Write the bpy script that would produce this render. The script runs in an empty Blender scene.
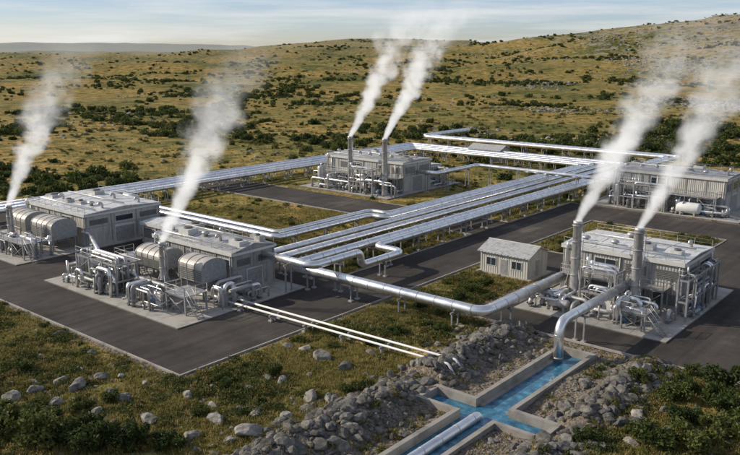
import bpy, math, random
from mathutils import Vector, noise, Matrix
random.seed(7)
R50=math.radians(50); CA=math.cos(R50); SA=math.sin(R50)
def P(a,b): return (a*CA-b*SA, a*SA+b*CA)
def PINV(x,y): return (x*CA+y*SA, -x*SA+y*CA)
def sstep(e0,e1,x):
    t=max(0.0,min(1.0,(x-e0)/(e1-e0))); return t*t*(3-2*t)

# ------------------------------------------------------------------ materials
def newmat(name):
    m=bpy.data.materials.new(name); m.use_nodes=True
    nt=m.node_tree; b=nt.nodes["Principled BSDF"]; return m,nt,b
def N(nt,t,**k):
    n=nt.nodes.new(t)
    for a,v in k.items(): setattr(n,a,v)
    return n
def ramp(nt,stops):
    r=N(nt,"ShaderNodeValToRGB"); e=r.color_ramp.elements
    e[0].position=stops[0][0]; e[0].color=(*stops[0][1],1)
    e[1].position=stops[-1][0]; e[1].color=(*stops[-1][1],1)
    for p,c in stops[1:-1]:
        x=e.new(p); x.color=(*c,1)
    return r
def simple(name,c,rough=.6,metal=0.0,var=.15,scale=1.5,bump=.0,bscale=20,rvar=.1):
    m,nt,b=newmat(name); L=nt.links
    tc=N(nt,"ShaderNodeTexCoord"); no=N(nt,"ShaderNodeTexNoise"); no.inputs["Scale"].default_value=scale; no.inputs["Detail"].default_value=4
    L.new(tc.outputs["Object"],no.inputs["Vector"])
    lo=tuple(max(0,x*(1-var)) for x in c); hi=tuple(min(1,x*(1+var)) for x in c)
    r=ramp(nt,[(.3,lo),(.7,hi)]); L.new(no.outputs["Fac"],r.inputs[0]); L.new(r.outputs[0],b.inputs["Base Color"])
    mr=N(nt,"ShaderNodeMapRange"); mr.inputs["To Min"].default_value=max(.02,rough-rvar); mr.inputs["To Max"].default_value=min(1,rough+rvar)
    L.new(no.outputs["Fac"],mr.inputs["Value"]); L.new(mr.outputs[0],b.inputs["Roughness"])
    b.inputs["Metallic"].default_value=metal
    if bump>0:
        n2=N(nt,"ShaderNodeTexNoise"); n2.inputs["Scale"].default_value=bscale; n2.inputs["Detail"].default_value=3
        L.new(tc.outputs["Object"],n2.inputs["Vector"])
        bp=N(nt,"ShaderNodeBump"); bp.inputs["Strength"].default_value=bump; bp.inputs["Distance"].default_value=.05
        L.new(n2.outputs["Fac"],bp.inputs["Height"]); L.new(bp.outputs[0],b.inputs["Normal"])
    return m
def cladding(name,c,rough=.5,period=.35,metal=.0):
    m,nt,b=newmat(name); L=nt.links
    tc=N(nt,"ShaderNodeTexCoord"); sp=N(nt,"ShaderNodeSeparateXYZ"); L.new(tc.outputs["Object"],sp.inputs[0])
    ad=N(nt,"ShaderNodeMath",operation='ADD'); L.new(sp.outputs[0],ad.inputs[0]); L.new(sp.outputs[1],ad.inputs[1])
    mu=N(nt,"ShaderNodeMath",operation='MULTIPLY'); mu.inputs[1].default_value=2*math.pi/period; L.new(ad.outputs[0],mu.inputs[0])
    si=N(nt,"ShaderNodeMath",operation='SINE'); L.new(mu.outputs[0],si.inputs[0])
    bp=N(nt,"ShaderNodeBump"); bp.inputs["Strength"].default_value=.7; bp.inputs["Distance"].default_value=.035
    L.new(si.outputs[0],bp.inputs["Height"]); L.new(bp.outputs[0],b.inputs["Normal"])
    mp=N(nt,"ShaderNodeMapping"); mp.inputs["Scale"].default_value=(1.6,1.6,.25); L.new(tc.outputs["Object"],mp.inputs[0])
    no=N(nt,"ShaderNodeTexNoise"); no.inputs["Scale"].default_value=1.2; no.inputs["Detail"].default_value=6; L.new(mp.outputs[0],no.inputs["Vector"])
    r=ramp(nt,[(.25,tuple(x*.58 for x in c)),(.5,c),(.75,tuple(min(1,x*1.12) for x in c))]); L.new(no.outputs["Fac"],r.inputs[0])
    L.new(r.outputs[0],b.inputs["Base Color"]); b.inputs["Roughness"].default_value=rough; b.inputs["Metallic"].default_value=metal
    return m
M={}
M['alu']=simple("aluminium_cladding",(.78,.78,.78),.33,.92,.13,.8,rvar=.12)
M['alu2']=simple("galvanised_steel",(.46,.45,.44),.45,.7,.2,2)
M['steel']=simple("painted_steel_grey",(.29,.29,.29),.55,.3,.2,3)
M['dark']=simple("dark_steel",(.10,.10,.10),.5,.4,.2,3)
M['wall']=cladding("wall_cladding",(.42,.405,.37))
M['wall2']=cladding("wall_cladding_grey",(.32,.31,.29))
M['roof']=cladding("roof_sheet_white",(.57,.575,.57),.45,.6)
M['roof2']=cladding("roof_sheet_grey",(.38,.38,.375),.48,.5)
M['trim']=simple("white_trim",(.53,.525,.50),.5,0,.1)
M['hood']=simple("hood_casing",(.41,.38,.34),.5,.1,.24,.7,.2,6)
M['glass']=simple("window_glass",(.03,.04,.05),.08,0,.2,rvar=.03)
M['louvre']=simple("louvre_dark",(.14,.14,.135),.6)
M['yellow']=simple("safety_yellow",(.6,.42,.05),.5)
M['white']=simple("white_paint",(.66,.66,.64),.4,0,.08)
M['blue']=simple("blue_paint",(.08,.16,.28),.45)
def concrete(name,c,joint=0):
    m,nt,b=newmat(name); L=nt.links
    tc=N(nt,"ShaderNodeTexCoord"); n1=N(nt,"ShaderNodeTexNoise"); n1.inputs["Scale"].default_value=.35; n1.inputs["Detail"].default_value=8; n1.inputs["Roughness"].default_value=.68
    L.new(tc.outputs["Object"],n1.inputs["Vector"])
    r=ramp(nt,[(.32,tuple(x*.5 for x in c)),(.5,c),(.72,tuple(x*1.15 for x in c))]); L.new(n1.outputs["Fac"],r.inputs[0])
    out=r.outputs[0]
    if joint:
        br=N(nt,"ShaderNodeTexBrick"); br.offset=0; br.inputs["Scale"].default_value=1; br.inputs["Brick Width"].default_value=joint; br.inputs["Row Height"].default_value=joint; br.inputs["Mortar Size"].default_value=.04
        br.inputs["Color1"].default_value=(1,1,1,1); br.inputs["Color2"].default_value=(.86,.86,.86,1); br.inputs["Mortar"].default_value=(.45,.44,.42,1)
        L.new(tc.outputs["Object"],br.inputs["Vector"])
        mx=N(nt,"ShaderNodeMix",data_type='RGBA',blend_type='MULTIPLY'); mx.inputs[0].default_value=1
        L.new(out,mx.inputs[6]); L.new(br.outputs["Color"],mx.inputs[7]); out=mx.outputs[2]
    L.new(out,b.inputs["Base Color"]); b.inputs["Roughness"].default_value=.85
    n2=N(nt,"ShaderNodeTexNoise"); n2.inputs["Scale"].default_value=12; L.new(tc.outputs["Object"],n2.inputs["Vector"])
    bp=N(nt,"ShaderNodeBump"); bp.inputs["Strength"].default_value=.3; bp.inputs["Distance"].default_value=.02; L.new(n2.outputs["Fac"],bp.inputs["Height"]); L.new(bp.outputs[0],b.inputs["Normal"])
    return m
M['conc']=concrete("concrete",(.34,.325,.30))
M['pad']=concrete("concrete_slab",(.37,.35,.315),4.0)
M['kerb']=concrete("kerb_concrete",(.32,.30,.27))
M['wallc']=concrete("channel_concrete",(.28,.26,.23))
m,nt,b=newmat("asphalt"); L=nt.links
tc=N(nt,"ShaderNodeTexCoord"); n1=N(nt,"ShaderNodeTexNoise"); n1.inputs["Scale"].default_value=.10; n1.inputs["Detail"].default_value=8; n1.inputs["Roughness"].default_value=.72
L.new(tc.outputs["Object"],n1.inputs["Vector"])
r=ramp(nt,[(.3,(.030,.026,.024)),(.45,(.048,.042,.038)),(.58,(.066,.058,.052)),(.72,(.13,.113,.096))]); L.new(n1.outputs["Fac"],r.inputs[0])
# wheel-worn streaks running along the road axis
mp=N(nt,"ShaderNodeMapping"); mp.inputs["Scale"].default_value=(.03,.9,1); L.new(tc.outputs["Object"],mp.inputs[0])
n3=N(nt,"ShaderNodeTexNoise"); n3.inputs["Scale"].default_value=1; n3.inputs["Detail"].default_value=4; L.new(mp.outputs[0],n3.inputs["Vector"])
r3_=ramp(nt,[(.35,(.82,.82,.82)),(.65,(1.18,1.17,1.15))]); L.new(n3.outputs["Fac"],r3_.inputs[0])
mx=N(nt,"ShaderNodeMix",data_type='RGBA',blend_type='MULTIPLY'); mx.inputs[0].default_value=1; L.new(r.outputs[0],mx.inputs[6]); L.new(r3_.outputs[0],mx.inputs[7])
L.new(mx.outputs[2],b.inputs["Base Color"])
b.inputs["Roughness"].default_value=.95; b.inputs["Specular IOR Level"].default_value=.18
M['asphalt']=m
m,nt,b=newmat("water"); L=nt.links
tc=N(nt,"ShaderNodeTexCoord"); n1=N(nt,"ShaderNodeTexNoise"); n1.inputs["Scale"].default_value=1.3; n1.inputs["Detail"].default_value=6
L.new(tc.outputs["Object"],n1.inputs["Vector"])
r=ramp(nt,[(.35,(.02,.09,.16)),(.58,(.04,.17,.27)),(.72,(.13,.32,.42))]); L.new(n1.outputs["Fac"],r.inputs[0]); L.new(r.outputs[0],b.inputs["Base Color"])
b.inputs["Roughness"].default_value=.12
bp=N(nt,"ShaderNodeBump"); bp.inputs["Strength"].default_value=.8; bp.inputs["Distance"].default_value=.12; L.new(n1.outputs["Fac"],bp.inputs["Height"]); L.new(bp.outputs[0],b.inputs["Normal"])
M['water']=m
def rockmat(name,k):
    m,nt,b=newmat(name); L=nt.links
    tc=N(nt,"ShaderNodeTexCoord"); n1=N(nt,"ShaderNodeTexNoise"); n1.inputs["Scale"].default_value=2.2; n1.inputs["Detail"].default_value=6; n1.inputs["Roughness"].default_value=.7
    L.new(tc.outputs["Object"],n1.inputs["Vector"])
    r=ramp(nt,[(.3,(.07*k,.065*k,.058*k)),(.48,(.21*k,.195*k,.17*k)),(.62,(.32*k,.30*k,.265*k)),(.75,(.20*k,.185*k,.11*k))]); L.new(n1.outputs["Fac"],r.inputs[0])
    oi=N(nt,"ShaderNodeObjectInfo"); mr=N(nt,"ShaderNodeMapRange"); mr.inputs["To Min"].default_value=.5; mr.inputs["To Max"].default_value=1.35; L.new(oi.outputs["Random"],mr.inputs["Value"])
    vm=N(nt,"ShaderNodeVectorMath",operation='SCALE'); L.new(r.outputs[0],vm.inputs[0]); L.new(mr.outputs[0],vm.inputs["Scale"])
    L.new(vm.outputs[0],b.inputs["Base Color"]); b.inputs["Roughness"].default_value=.9
    bp=N(nt,"ShaderNodeBump"); bp.inputs["Strength"].default_value=.8; bp.inputs["Distance"].default_value=.12; L.new(n1.outputs["Fac"],bp.inputs["Height"]); L.new(bp.outputs[0],b.inputs["Normal"])
    return m
M['rock']=rockmat("rock",.92); M['rock_dark']=rockmat("rock_dark",.56); M['rock_far']=rockmat("rock_far",.85)
def leafmat(name,cols,trans=.25):
    m,nt,b=newmat(name); L=nt.links
    oi=N(nt,"ShaderNodeObjectInfo"); tc=N(nt,"ShaderNodeTexCoord"); n1=N(nt,"ShaderNodeTexNoise"); n1.inputs["Scale"].default_value=1.6; n1.inputs["Detail"].default_value=1
    L.new(tc.outputs["Object"],n1.inputs["Vector"])
    r=ramp(nt,[(i/(len(cols)-1),c) for i,c in enumerate(cols)])
    ad=N(nt,"ShaderNodeMath",operation='MULTIPLY_ADD'); ad.inputs[1].default_value=.7; L.new(n1.outputs["Fac"],ad.inputs[0])
    s=N(nt,"ShaderNodeMath",operation='MULTIPLY_ADD'); s.inputs[1].default_value=.7; s.inputs[2].default_value=-.2; L.new(oi.outputs["Random"],s.inputs[0]); L.new(s.outputs[0],ad.inputs[2])
    L.new(ad.outputs[0],r.inputs[0]); L.new(r.outputs[0],b.inputs["Base Color"]); b.inputs["Roughness"].default_value=.7
    b.inputs["Specular IOR Level"].default_value=.2
    tr=N(nt,"ShaderNodeBsdfTranslucent"); L.new(r.outputs[0],tr.inputs[0]); mx=N(nt,"ShaderNodeMixShader"); mx.inputs[0].default_value=trans
    L.new(b.outputs[0],mx.inputs[1]); L.new(tr.outputs[0],mx.inputs[2]); L.new(mx.outputs[0],nt.nodes["Material Output"].inputs[0])
    return m
M['leaf']=leafmat("foliage",[(.026,.042,.012),(.050,.072,.018),(.085,.105,.026),(.14,.14,.04)],.3)
M['grass']=leafmat("grass_blades",[(.09,.105,.025),(.20,.185,.05),(.34,.27,.10),(.46,.36,.18)],.35)
M['heather']=leafmat("heather",[(.05,.065,.02),(.11,.115,.03),(.19,.155,.05),(.19,.12,.06)])
M['bark']=simple("bark",(.09,.07,.05),.9)
m,nt,b=newmat("terrain"); L=nt.links
geo=N(nt,"ShaderNodeNewGeometry")
def tn(scale,detail=8,rough=.6):
    n=N(nt,"ShaderNodeTexNoise"); n.inputs["Scale"].default_value=scale; n.inputs["Detail"].default_value=detail; n.inputs["Roughness"].default_value=rough
    L.new(geo.outputs["Position"],n.inputs["Vector"]); return n
nb=tn(.012,4); nm=tn(.16,5,.7); nf=tn(1.3,4,.7)
r1=ramp(nt,[(.34,(.08,.085,.026)),(.45,(.18,.155,.05)),(.55,(.30,.23,.09)),(.7,(.40,.30,.14))]); L.new(nm.outputs["Fac"],r1.inputs[0])
r2=ramp(nt,[(.38,(.46,.58,.42)),(.48,(.90,.90,.76)),(.62,(1.22,1.04,.88))]); L.new(nb.outputs["Fac"],r2.inputs[0])
r3=ramp(nt,[(.3,(.38,.42,.34)),(.5,(.95,.95,.9)),(.7,(1.25,1.2,1.1))]); L.new(nf.outputs["Fac"],r3.inputs[0])
x1=N(nt,"ShaderNodeMix",data_type='RGBA',blend_type='MULTIPLY'); x1.inputs[0].default_value=1; L.new(r1.outputs[0],x1.inputs[6]); L.new(r2.outputs[0],x1.inputs[7])
x2=N(nt,"ShaderNodeMix",data_type='RGBA',blend_type='MULTIPLY'); x2.inputs[0].default_value=1; L.new(x1.outputs[2],x2.inputs[6]); L.new(r3.outputs[0],x2.inputs[7])
ng=tn(3.5,4,.8)
rg=ramp(nt,[(.3,(.06,.05,.04)),(.5,(.16,.13,.10)),(.7,(.30,.26,.21))]); L.new(ng.outputs["Fac"],rg.inputs[0])
at=N(nt,"ShaderNodeAttribute",attribute_name="gravel")
gm=N(nt,"ShaderNodeMath",operation='ADD'); L.new(at.outputs["Fac"],gm.inputs[0])
gs=N(nt,"ShaderNodeMath",operation='MULTIPLY_ADD'); gs.inputs[1].default_value=1.2; gs.inputs[2].default_value=-.6; L.new(nf.outputs["Fac"],gs.inputs[0]); L.new(gs.outputs[0],gm.inputs[1])
gr=ramp(nt,[(.4,(0,0,0)),(.6,(1,1,1))]); L.new(gm.outputs[0],gr.inputs[0])
x3=N(nt,"ShaderNodeMix",data_type='RGBA'); L.new(gr.outputs[0],x3.inputs[0]); L.new(x2.outputs[2],x3.inputs[6]); L.new(rg.outputs[0],x3.inputs[7])
ao=N(nt,"ShaderNodeAttribute",attribute_name="outcrop"); no_=tn(.09,5,.75)
om=N(nt,"ShaderNodeMath",operation='MULTIPLY'); L.new(ao.outputs["Fac"],om.inputs[0]); L.new(no_.outputs["Fac"],om.inputs[1])
orr=ramp(nt,[(.52,(0,0,0)),(.62,(.85,.85,.85))]); L.new(om.outputs[0],orr.inputs[0])
x4=N(nt,"ShaderNodeMix",data_type='RGBA'); L.new(orr.outputs[0],x4.inputs[0]); L.new(x3.outputs[2],x4.inputs[6]); x4.inputs[7].default_value=(.28,.255,.21,1)
af=N(nt,"ShaderNodeAttribute",attribute_name="far_haze")
x5=N(nt,"ShaderNodeMix",data_type='RGBA'); L.new(af.outputs["Fac"],x5.inputs[0]); L.new(x4.outputs[2],x5.inputs[6]); x5.inputs[7].default_value=(.31,.33,.31,1)  # aerial haze painted into the ground colour, paler with distance
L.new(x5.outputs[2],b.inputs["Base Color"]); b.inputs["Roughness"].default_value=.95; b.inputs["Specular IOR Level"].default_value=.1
bp=N(nt,"ShaderNodeBump"); bp.inputs["Strength"].default_value=.8; bp.inputs["Distance"].default_value=.25; L.new(nf.outputs["Fac"],bp.inputs["Height"])
bp2=N(nt,"ShaderNodeBump"); bp2.inputs["Strength"].default_value=.8; bp2.inputs["Distance"].default_value=2.5; L.new(nm.outputs["Fac"],bp2.inputs["Height"]); L.new(bp.outputs[0],bp2.inputs["Normal"])
L.new(bp2.outputs[0],b.inputs["Normal"])
M['terrain']=m

# ------------------------------------------------------------------ mesh builder
def fillet(pts,R,n=6):
    pts=[Vector(p) for p in pts]; out=[pts[0]]
    for i in range(1,len(pts)-1):
        p=pts[i]; d1=(p-pts[i-1]); d2=(pts[i+1]-p); l1=d1.length; l2=d2.length; d1.normalize(); d2.normalize()
        c=max(-1,min(1,d1.dot(d2))); phi=math.acos(c)
        if phi<.02: out.append(p); continue
        r=min(R,.48*min(l1,l2)/math.tan(phi/2)); n1=(d2-d1*c)/math.sin(phi)
        s=p-d1*r*math.tan(phi/2); cen=s+n1*r
        for k in range(n+1):
            t=phi*k/n; out.append(cen-n1*r*math.cos(t)+d1*r*math.sin(t))
    out.append(pts[-1]); return out
class MB:
    def __init__(s): s.v=[];s.f=[];s.m=[];s.s=[];s.mats=[]
    def mi(s,k):
        if k not in s.mats: s.mats.append(k)
        return s.mats.index(k)
    def face(s,idx,k,sm=False): s.f.append(idx); s.m.append(s.mi(k)); s.s.append(sm)
    def box(s,x0,x1,y0,y1,z0,z1,k):
        o=len(s.v); s.v+=[(x0,y0,z0),(x1,y0,z0),(x1,y1,z0),(x0,y1,z0),(x0,y0,z1),(x1,y0,z1),(x1,y1,z1),(x0,y1,z1)]
        for q in ((0,3,2,1),(4,5,6,7),(0,1,5,4),(1,2,6,5),(2,3,7,6),(3,0,4,7)): s.face([o+i for i in q],k)
    def prism(s,prof,y0,y1,k,sm=False):
        o=len(s.v); n=len(prof); s.v+=[(x,y0,z) for x,z in prof]+[(x,y1,z) for x,z in prof]
        for i in range(n): j=(i+1)%n; s.face([o+i,o+j,o+n+j,o+n+i],k,sm)
        s.face([o+i for i in range(n)][::-1],k); s.face([o+n+i for i in range(n)],k)
    def lathe(s,base,axis,prof,k,seg=18,caps=True):
        ax=Vector(axis).normalized(); t=Vector((1,0,0)) if abs(ax.x)<.9 else Vector((0,1,0))
        u=ax.cross(t).normalized(); w=ax.cross(u); b=Vector(base); o=len(s.v)
        for r,h in prof:
            for i in range(seg):
                a=2*math.pi*i/seg; s.v.append(tuple(b+ax*h+(u*math.cos(a)+w*math.sin(a))*max(r,.001)))
        for j in range(len(prof)-1):
            for i in range(seg):
                i2=(i+1)%seg; s.face([o+j*seg+i,o+j*seg+i2,o+(j+1)*seg+i2,o+(j+1)*seg+i],k,True)
        if caps:
            s.face([o+i for i in range(seg)][::-1],k); q=o+(len(prof)-1)*seg; s.face([q+i for i in range(seg)],k)
    def cyl(s,p0,p1,r,k,seg=12,r1=None):
        d=Vector(p1)-Vector(p0); s.lathe(p0,d,[(r,0),(r if r1 is None else r1,d.length)],k,seg)
    def vessel(s,base,axis,r,L,k,seg=20):
        dome=[(r*math.sin(t),-r*.5*math.cos(t)) for t in [i*math.pi/2/5 for i in range(6)]]
        pr=[(a,h+r*.5) for a,h in dome]+[(a,L-r*.5-h) for a,h in dome[::-1]]
        s.lathe(base,axis,pr,k,seg,False)
    def tube(s,pts,r,k,seg=16,bend=None):
        pp=fillet(pts,bend if bend else r*3); o=len(s.v); n=len(pp)
        d=(pp[1]-pp[0]).normalized(); t=Vector((0,0,1)) if abs(d.z)<.9 else Vector((1,0,0)); u=d.cross(t).normalized()
        for i,p in enumerate(pp):
            if i==0: dd=(pp[1]-pp[0])
            elif i==n-1: dd=(pp[-1]-pp[-2])
            else: dd=(pp[i+1]-pp[i]).normalized()+(pp[i]-pp[i-1]).normalized()
            dd.normalize(); u=(u-dd*u.dot(dd)).normalized(); w=dd.cross(u)
            for j in range(seg):
                a=2*math.pi*j/seg; s.v.append(tuple(p+(u*math.cos(a)+w*math.sin(a))*r))
        for i in range(n-1):
            for j in range(seg):
                j2=(j+1)%seg; s.face([o+i*seg+j,o+i*seg+j2,o+(i+1)*seg+j2,o+(i+1)*seg+j],k,True)
        s.face([o+j for j in range(seg)][::-1],k); q=o+(n-1)*seg; s.face([q+j for j in range(seg)],k)
    def rail(s,pts,z,k='yellow',post=1.6,h=1.05,r=.03):
        for (x0,y0),(x1,y1) in zip(pts[:-1],pts[1:]):
            L=math.hypot(x1-x0,y1-y0); n=max(1,int(L/post))
            for i in range(n+1):
                t=i/n; x=x0+(x1-x0)*t; y=y0+(y1-y0)*t; s.box(x-r,x+r,y-r,y+r,z,z+h,k)
            for hh in (h,h*.5): s.cyl((x0,y0,z+hh),(x1,y1,z+hh),r,k,6)
    def build(s,name,parent=None,at=(0,0),z=0):
        me=bpy.data.meshes.new(name); me.from_pydata(s.v,[],s.f); 
        for k in s.mats: me.materials.append(M[k])
        me.polygons.foreach_set("material_index",s.m); me.polygons.foreach_set("use_smooth",s.s); me.update()
        ob=bpy.data.objects.new(name,me); bpy.context.scene.collection.objects.link(ob)
        if parent: ob.parent=parent
        else: ob.location=(*P(*at),z); ob.rotation_euler=(0,0,R50)
        return ob
def top(name,a,b,z=0):
    e=bpy.data.objects.new(name,None); bpy.context.scene.collection.objects.link(e)
    e.location=(*P(a,b),z); e.rotation_euler=(0,0,R50); e.empty_display_size=.5; return e

# ------------------------------------------------------------------ layout (plant axes a,b in metres)
ASPH=[(41.3,75,58,150),(75,144,58,68.5),(108,120,68.5,150),(73.5,106,-10,47),(96,106,47,58),(106,131,-10,35),(131,144,-10,58)]
PADS=[(48.8,69,68.5,97.4),(50,77,107.5,131),(123,150,98.6,124),(79,103,26,44),(145,167,37,66)]
HUT=(90,95.5,48.3,55.6)
def rdist(a,b,r):
    dx=max(r[0]-a,0,a-r[1]); dy=max(r[2]-b,0,b-r[3]); return math.hypot(dx,dy)
ALLR=ASPH+PADS
CB0,CB1=30.7,33.9   # channel water edges
XA0,XA1=52.4,54.9; XB0,XB1=26.4,38.0
def pdist(a,b): return min(rdist(a,b,r) for r in ALLR)
def in_ch(a,b,e=0):
    return (CB0-.1-e<=b<=CB1+.1+e and 20<=a<=71+e) or (XA0-.1-e<=a<=XA1+.1+e and XB0-.1-e<=b<=XB1+.1+e)
def nz(x,y,s,o=4): return noise.fractal(Vector((x*s,y*s,3.1)),1.0,2.0,o)
RID=[(720,1120,82,440,340),(-70,2000,44,380,420),(170,2150,18,320,380),(430,1750,26,420,350),(1500,1500,70,600,700),
 (-1500,3600,20,700,500),(-2200,5600,52,1300,700),(1500,4000,60,2500,700),(-300,6200,42,4500,800),
 (-330,1000,13,330,70),(-700,1450,20,420,110),(200,1230,20,260,80),(-150,1500,16,260,100),(40,800,9,240,55),(420,800,15,150,75),(-900,2300,24,500,150),(600,960,12,90,50),(330,1030,13,130,55),(-260,640,6,200,45)]
def height(x,y):
    a,b=PINV(x,y); big=rdist(a,b,(36,210,0,150))
    d=pdist(a,b); z=0.0
    m=sstep(.8,9,d)
    if d<1.0: z-=.05
    else: z+=m*(.30*nz(x,y,.09,4)+.08*nz(x,y,.5,2))+.04
    if big>0:
        z+=sstep(0,120,big)*1.8*nz(x,y,.012,4)
    D=math.hypot(x,y)
    if D>230:
        k=sstep(230,1000,D)
        z+=k*4.5*nz(x,y,.007,6)+sstep(700,2000,D)*6*nz(x,y,.0018,6)+sstep(3000,5000,D)*14*nz(x,y,.0012,5)
        for cx,cy,A,sx,sy in RID:
            q=((x-cx)/sx)**2+((y-cy)/sy)**2
            if q<12: z+=A*math.exp(-q)
        z+=7*sstep(400,1100,D)*(noise.ridged_multi_fractal(Vector((x*.006,y*.006,1)),1,2,5,1,2)-1)*.5*sstep(100,600,x)
    if big<400 and 18<a<76:
        e=sstep(18,26,a)*(1-sstep(71,75,a))
        crossing=(51.4<a<56)
        z+=e*( (0 if crossing else 1.15)*math.exp(-((b-39.9)/1.7)**2)*(1+.5*nz(x,y,.5,2))+(0 if crossing else .7)*math.exp(-((b-24.8)/1.5)**2))
        z-=e*.4*sstep(26,28,b)*(1-sstep(36,38,b))
    if in_ch(a,b): z=-1.75
    return z
def gravel(a,b):
    if 18<a<77:
        e=sstep(18,24,a)*(1-sstep(72,75.5,a))
        g=sstep(22.0,24.5,b)*(1-sstep(41.5,44,b))*e
    else: g=0
    d=pdist(a,b)
    return max(g,.75*(1-sstep(.4,1.8,d)))
def lines(c,extra,n=235,S=11000,k=6.8):
    L=[c+S*math.sinh(k*i/n)/math.sinh(k) for i in range(-n,n+1)]
    L=[v for v in L if all(abs(v-e)>.08 for e in extra)]+extra
    return sorted(L)
def both(v,sg):
    c=v+.1*sg; return [c-.01,c+.01,c+.28*sg]
la=lines(62,both(XA0,-1)+both(XA1,1)+[70.99,71.01,71.3]); lb=lines(46,both(XB0,-1)+both(CB0,-1)+both(CB1,1)+both(XB1,1))
vs=[];gv=[];ov=[];fv=[]
for a in la:
    for b in lb:
        x,y=P(a,b); z=height(x,y); vs.append((a,b,z)); gv.append(gravel(a,b))
        D=math.hypot(x,y); ov.append(0 if D<180 else sstep(150,500,D)*(.74+.42*sstep(-50,500,x)))
        fv.append(.85*sstep(900,4000,D))  # painted haze amount, growing with distance
na=len(la); nb_=len(lb)
fs=[(i*nb_+j,(i+1)*nb_+j,(i+1)*nb_+j+1,i*nb_+j+1) for i in range(na-1) for j in range(nb_-1)]
me=bpy.data.meshes.new("terrain"); me.from_pydata(vs,[],fs)
for nm_,vals in (("gravel",gv),("outcrop",ov),("far_haze",fv)):
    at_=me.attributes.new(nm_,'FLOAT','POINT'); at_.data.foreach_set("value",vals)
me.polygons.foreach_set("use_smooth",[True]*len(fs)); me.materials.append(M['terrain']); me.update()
ob=bpy.data.objects.new("terrain",me); bpy.context.scene.collection.objects.link(ob); ob.rotation_euler=(0,0,R50)

mb=MB()
for a0,a1,b0,b1 in ASPH:
    o=len(mb.v); mb.v+=[(a0,b0,.03),(a1,b0,.03),(a1,b1,.03),(a0,b1,.03)]; mb.face([o,o+1,o+2,o+3],'asphalt')
mb.build("asphalt_road")
for r in PADS:
    mb=MB(); mb.box(0,r[1]-r[0],0,r[3]-r[2],-.2,.16,'pad'); mb.build("concrete_pad",at=(r[0],r[2]))
mb=MB()
def kerb(a0,b0,a1,b1):
    w=.09
    if a0==a1: mb.box(a0-w,a0+w,b0,b1,-.1,.13,'kerb')
    else: mb.box(a0,a1,b0-w,b0+w,-.1,.13,'kerb')
for q in [(41.3,58.1,41.3,150),(41.2,58,74.9,58),(75,58,95.9,58),(96,47.1,96,58.1),(73.5,47,95.9,47),(73.5,-10,73.5,46.9),
          (106,35.1,106,57.9),(106.1,35,130.9,35),(131,35,131,57.9),(106.1,58,130.9,58),(75,68.5,107.9,68.5),(108,68.6,108,150),
          (120,68.6,120,98.4),(120.1,68.5,143.9,68.5),(75,68.6,75,150),(144.1,0,144.1,36),(144.1,67,144.1,68.4),(120,124.5,120,150)]: kerb(*q)
mb.build("road_kerb")

# channel
mb=MB(); T=.45
def cw(a0,a1,b0,b1,z0=-1.7,z1=.08): mb.box(a0,a1,b0,b1,z0,z1,'wallc')
for (b0,b1) in ((CB0-T,CB0),(CB1,CB1+T)):
    cw(20,XA0-T,b0,b1); cw(XA1+T,71.5,b0,b1)
cw(71.0,71.5,CB0,CB1)
for (a0,a1) in ((XA0-T,XA0),(XA1,XA1+T)):
    cw(a0,a1,XB0-T,CB0,z1=.081); cw(a0,a1,CB1,XB1+T,z1=.081)
cw(XA0,XA1,XB1,XB1+T,z1=.03); cw(XA0,XA1,XB0-T,XB0,z1=.03)
mb.box(20,71,CB0,CB1,-1.68,-1.5,'wallc'); mb.box(XA0,XA1,XB0,XB1,-1.69,-1.51,'wallc')
mb.box(XA1+T,71,CB0,CB0+.5,-1.4,-.55,'wallc'); mb.box(XA1+T,71,CB1-.5,CB1,-1.4,-.55,'wallc')
mb.build("drainage_channel")
mb=MB()
for (a0,a1,b0,b1) in [(20,71,CB0,CB1),(XA0,XA1,CB1,XB1),(XA0,XA1,XB0,CB0)]:
    o=len(mb.v); mb.v+=[(a0,b0,-.7),(a1,b0,-.7),(a1,b1,-.7),(a0,b1,-.7)]; mb.face([o,o+1,o+2,o+3],'water')
mb.build("water")

# ------------------------------------------------------------------ pipelines
def pipeline(name,pts,r,sup=6.5,k='alu',bands=True,gz=0.0,bend=None):
    a0,b0=pts[0][0],pts[0][1]
    e=top(name,a0,b0); L=[(p[0]-a0,p[1]-b0,p[2]) for p in pts]
    mb=MB(); mb.tube(L,r,k,20,bend or r*2.6); mb.build("pipe_shell",e)
    bd=MB(); sp=MB()
    for p,q in zip(L[:-1],L[1:]):
        p=Vector(p); q=Vector(q); d=q-p; n=d.length; 
        if n<.5: continue
        d.normalize(); t=r*2.7
        while bands and t<n-r*2.0:
            bd.cyl(p+d*(t-.04),p+d*(t+.04),r*1.035,'alu2',20); t+=2.4
        if abs(d.z)<.1 and p.z-r>gz+.3:
            m_=max(1,int(n/sup)); 
            for i in range(m_):
                c=p+d*(n*(i+.5)/m_); w=Vector((-d.y,d.x,0))
                zt=c.z-r; s=r*.95
                for sg in (-1,1):
                    x=c.x+w.x*s*sg; y=c.y+w.y*s*sg; sp.box(x-.08,x+.08,y-.08,y+.08,gz-.3,zt,'steel')
                    sp.box(x-.25,x+.25,y-.25,y+.25,gz-.3,gz+.2,'conc')
                ex=abs(w.x)*(s+.2)+.09; ey=abs(w.y)*(s+.2)+.09
                sp.box(c.x-ex,c.x+ex,c.y-ey,c.y+ey,zt-.2,zt-.001,'steel')
                ex=abs(w.x)*r*.6+abs(d.x)*.2; ey=abs(w.y)*r*.6+abs(d.y)*.2
                sp.box(c.x-ex,c.x+ex,c.y-ey,c.y+ey,zt,zt+r*.35,'dark')
    if bd.v: bd.build("joint_bands",e)
    if sp.v: sp.build("supports",e)
    return e
Z=2.5
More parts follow.
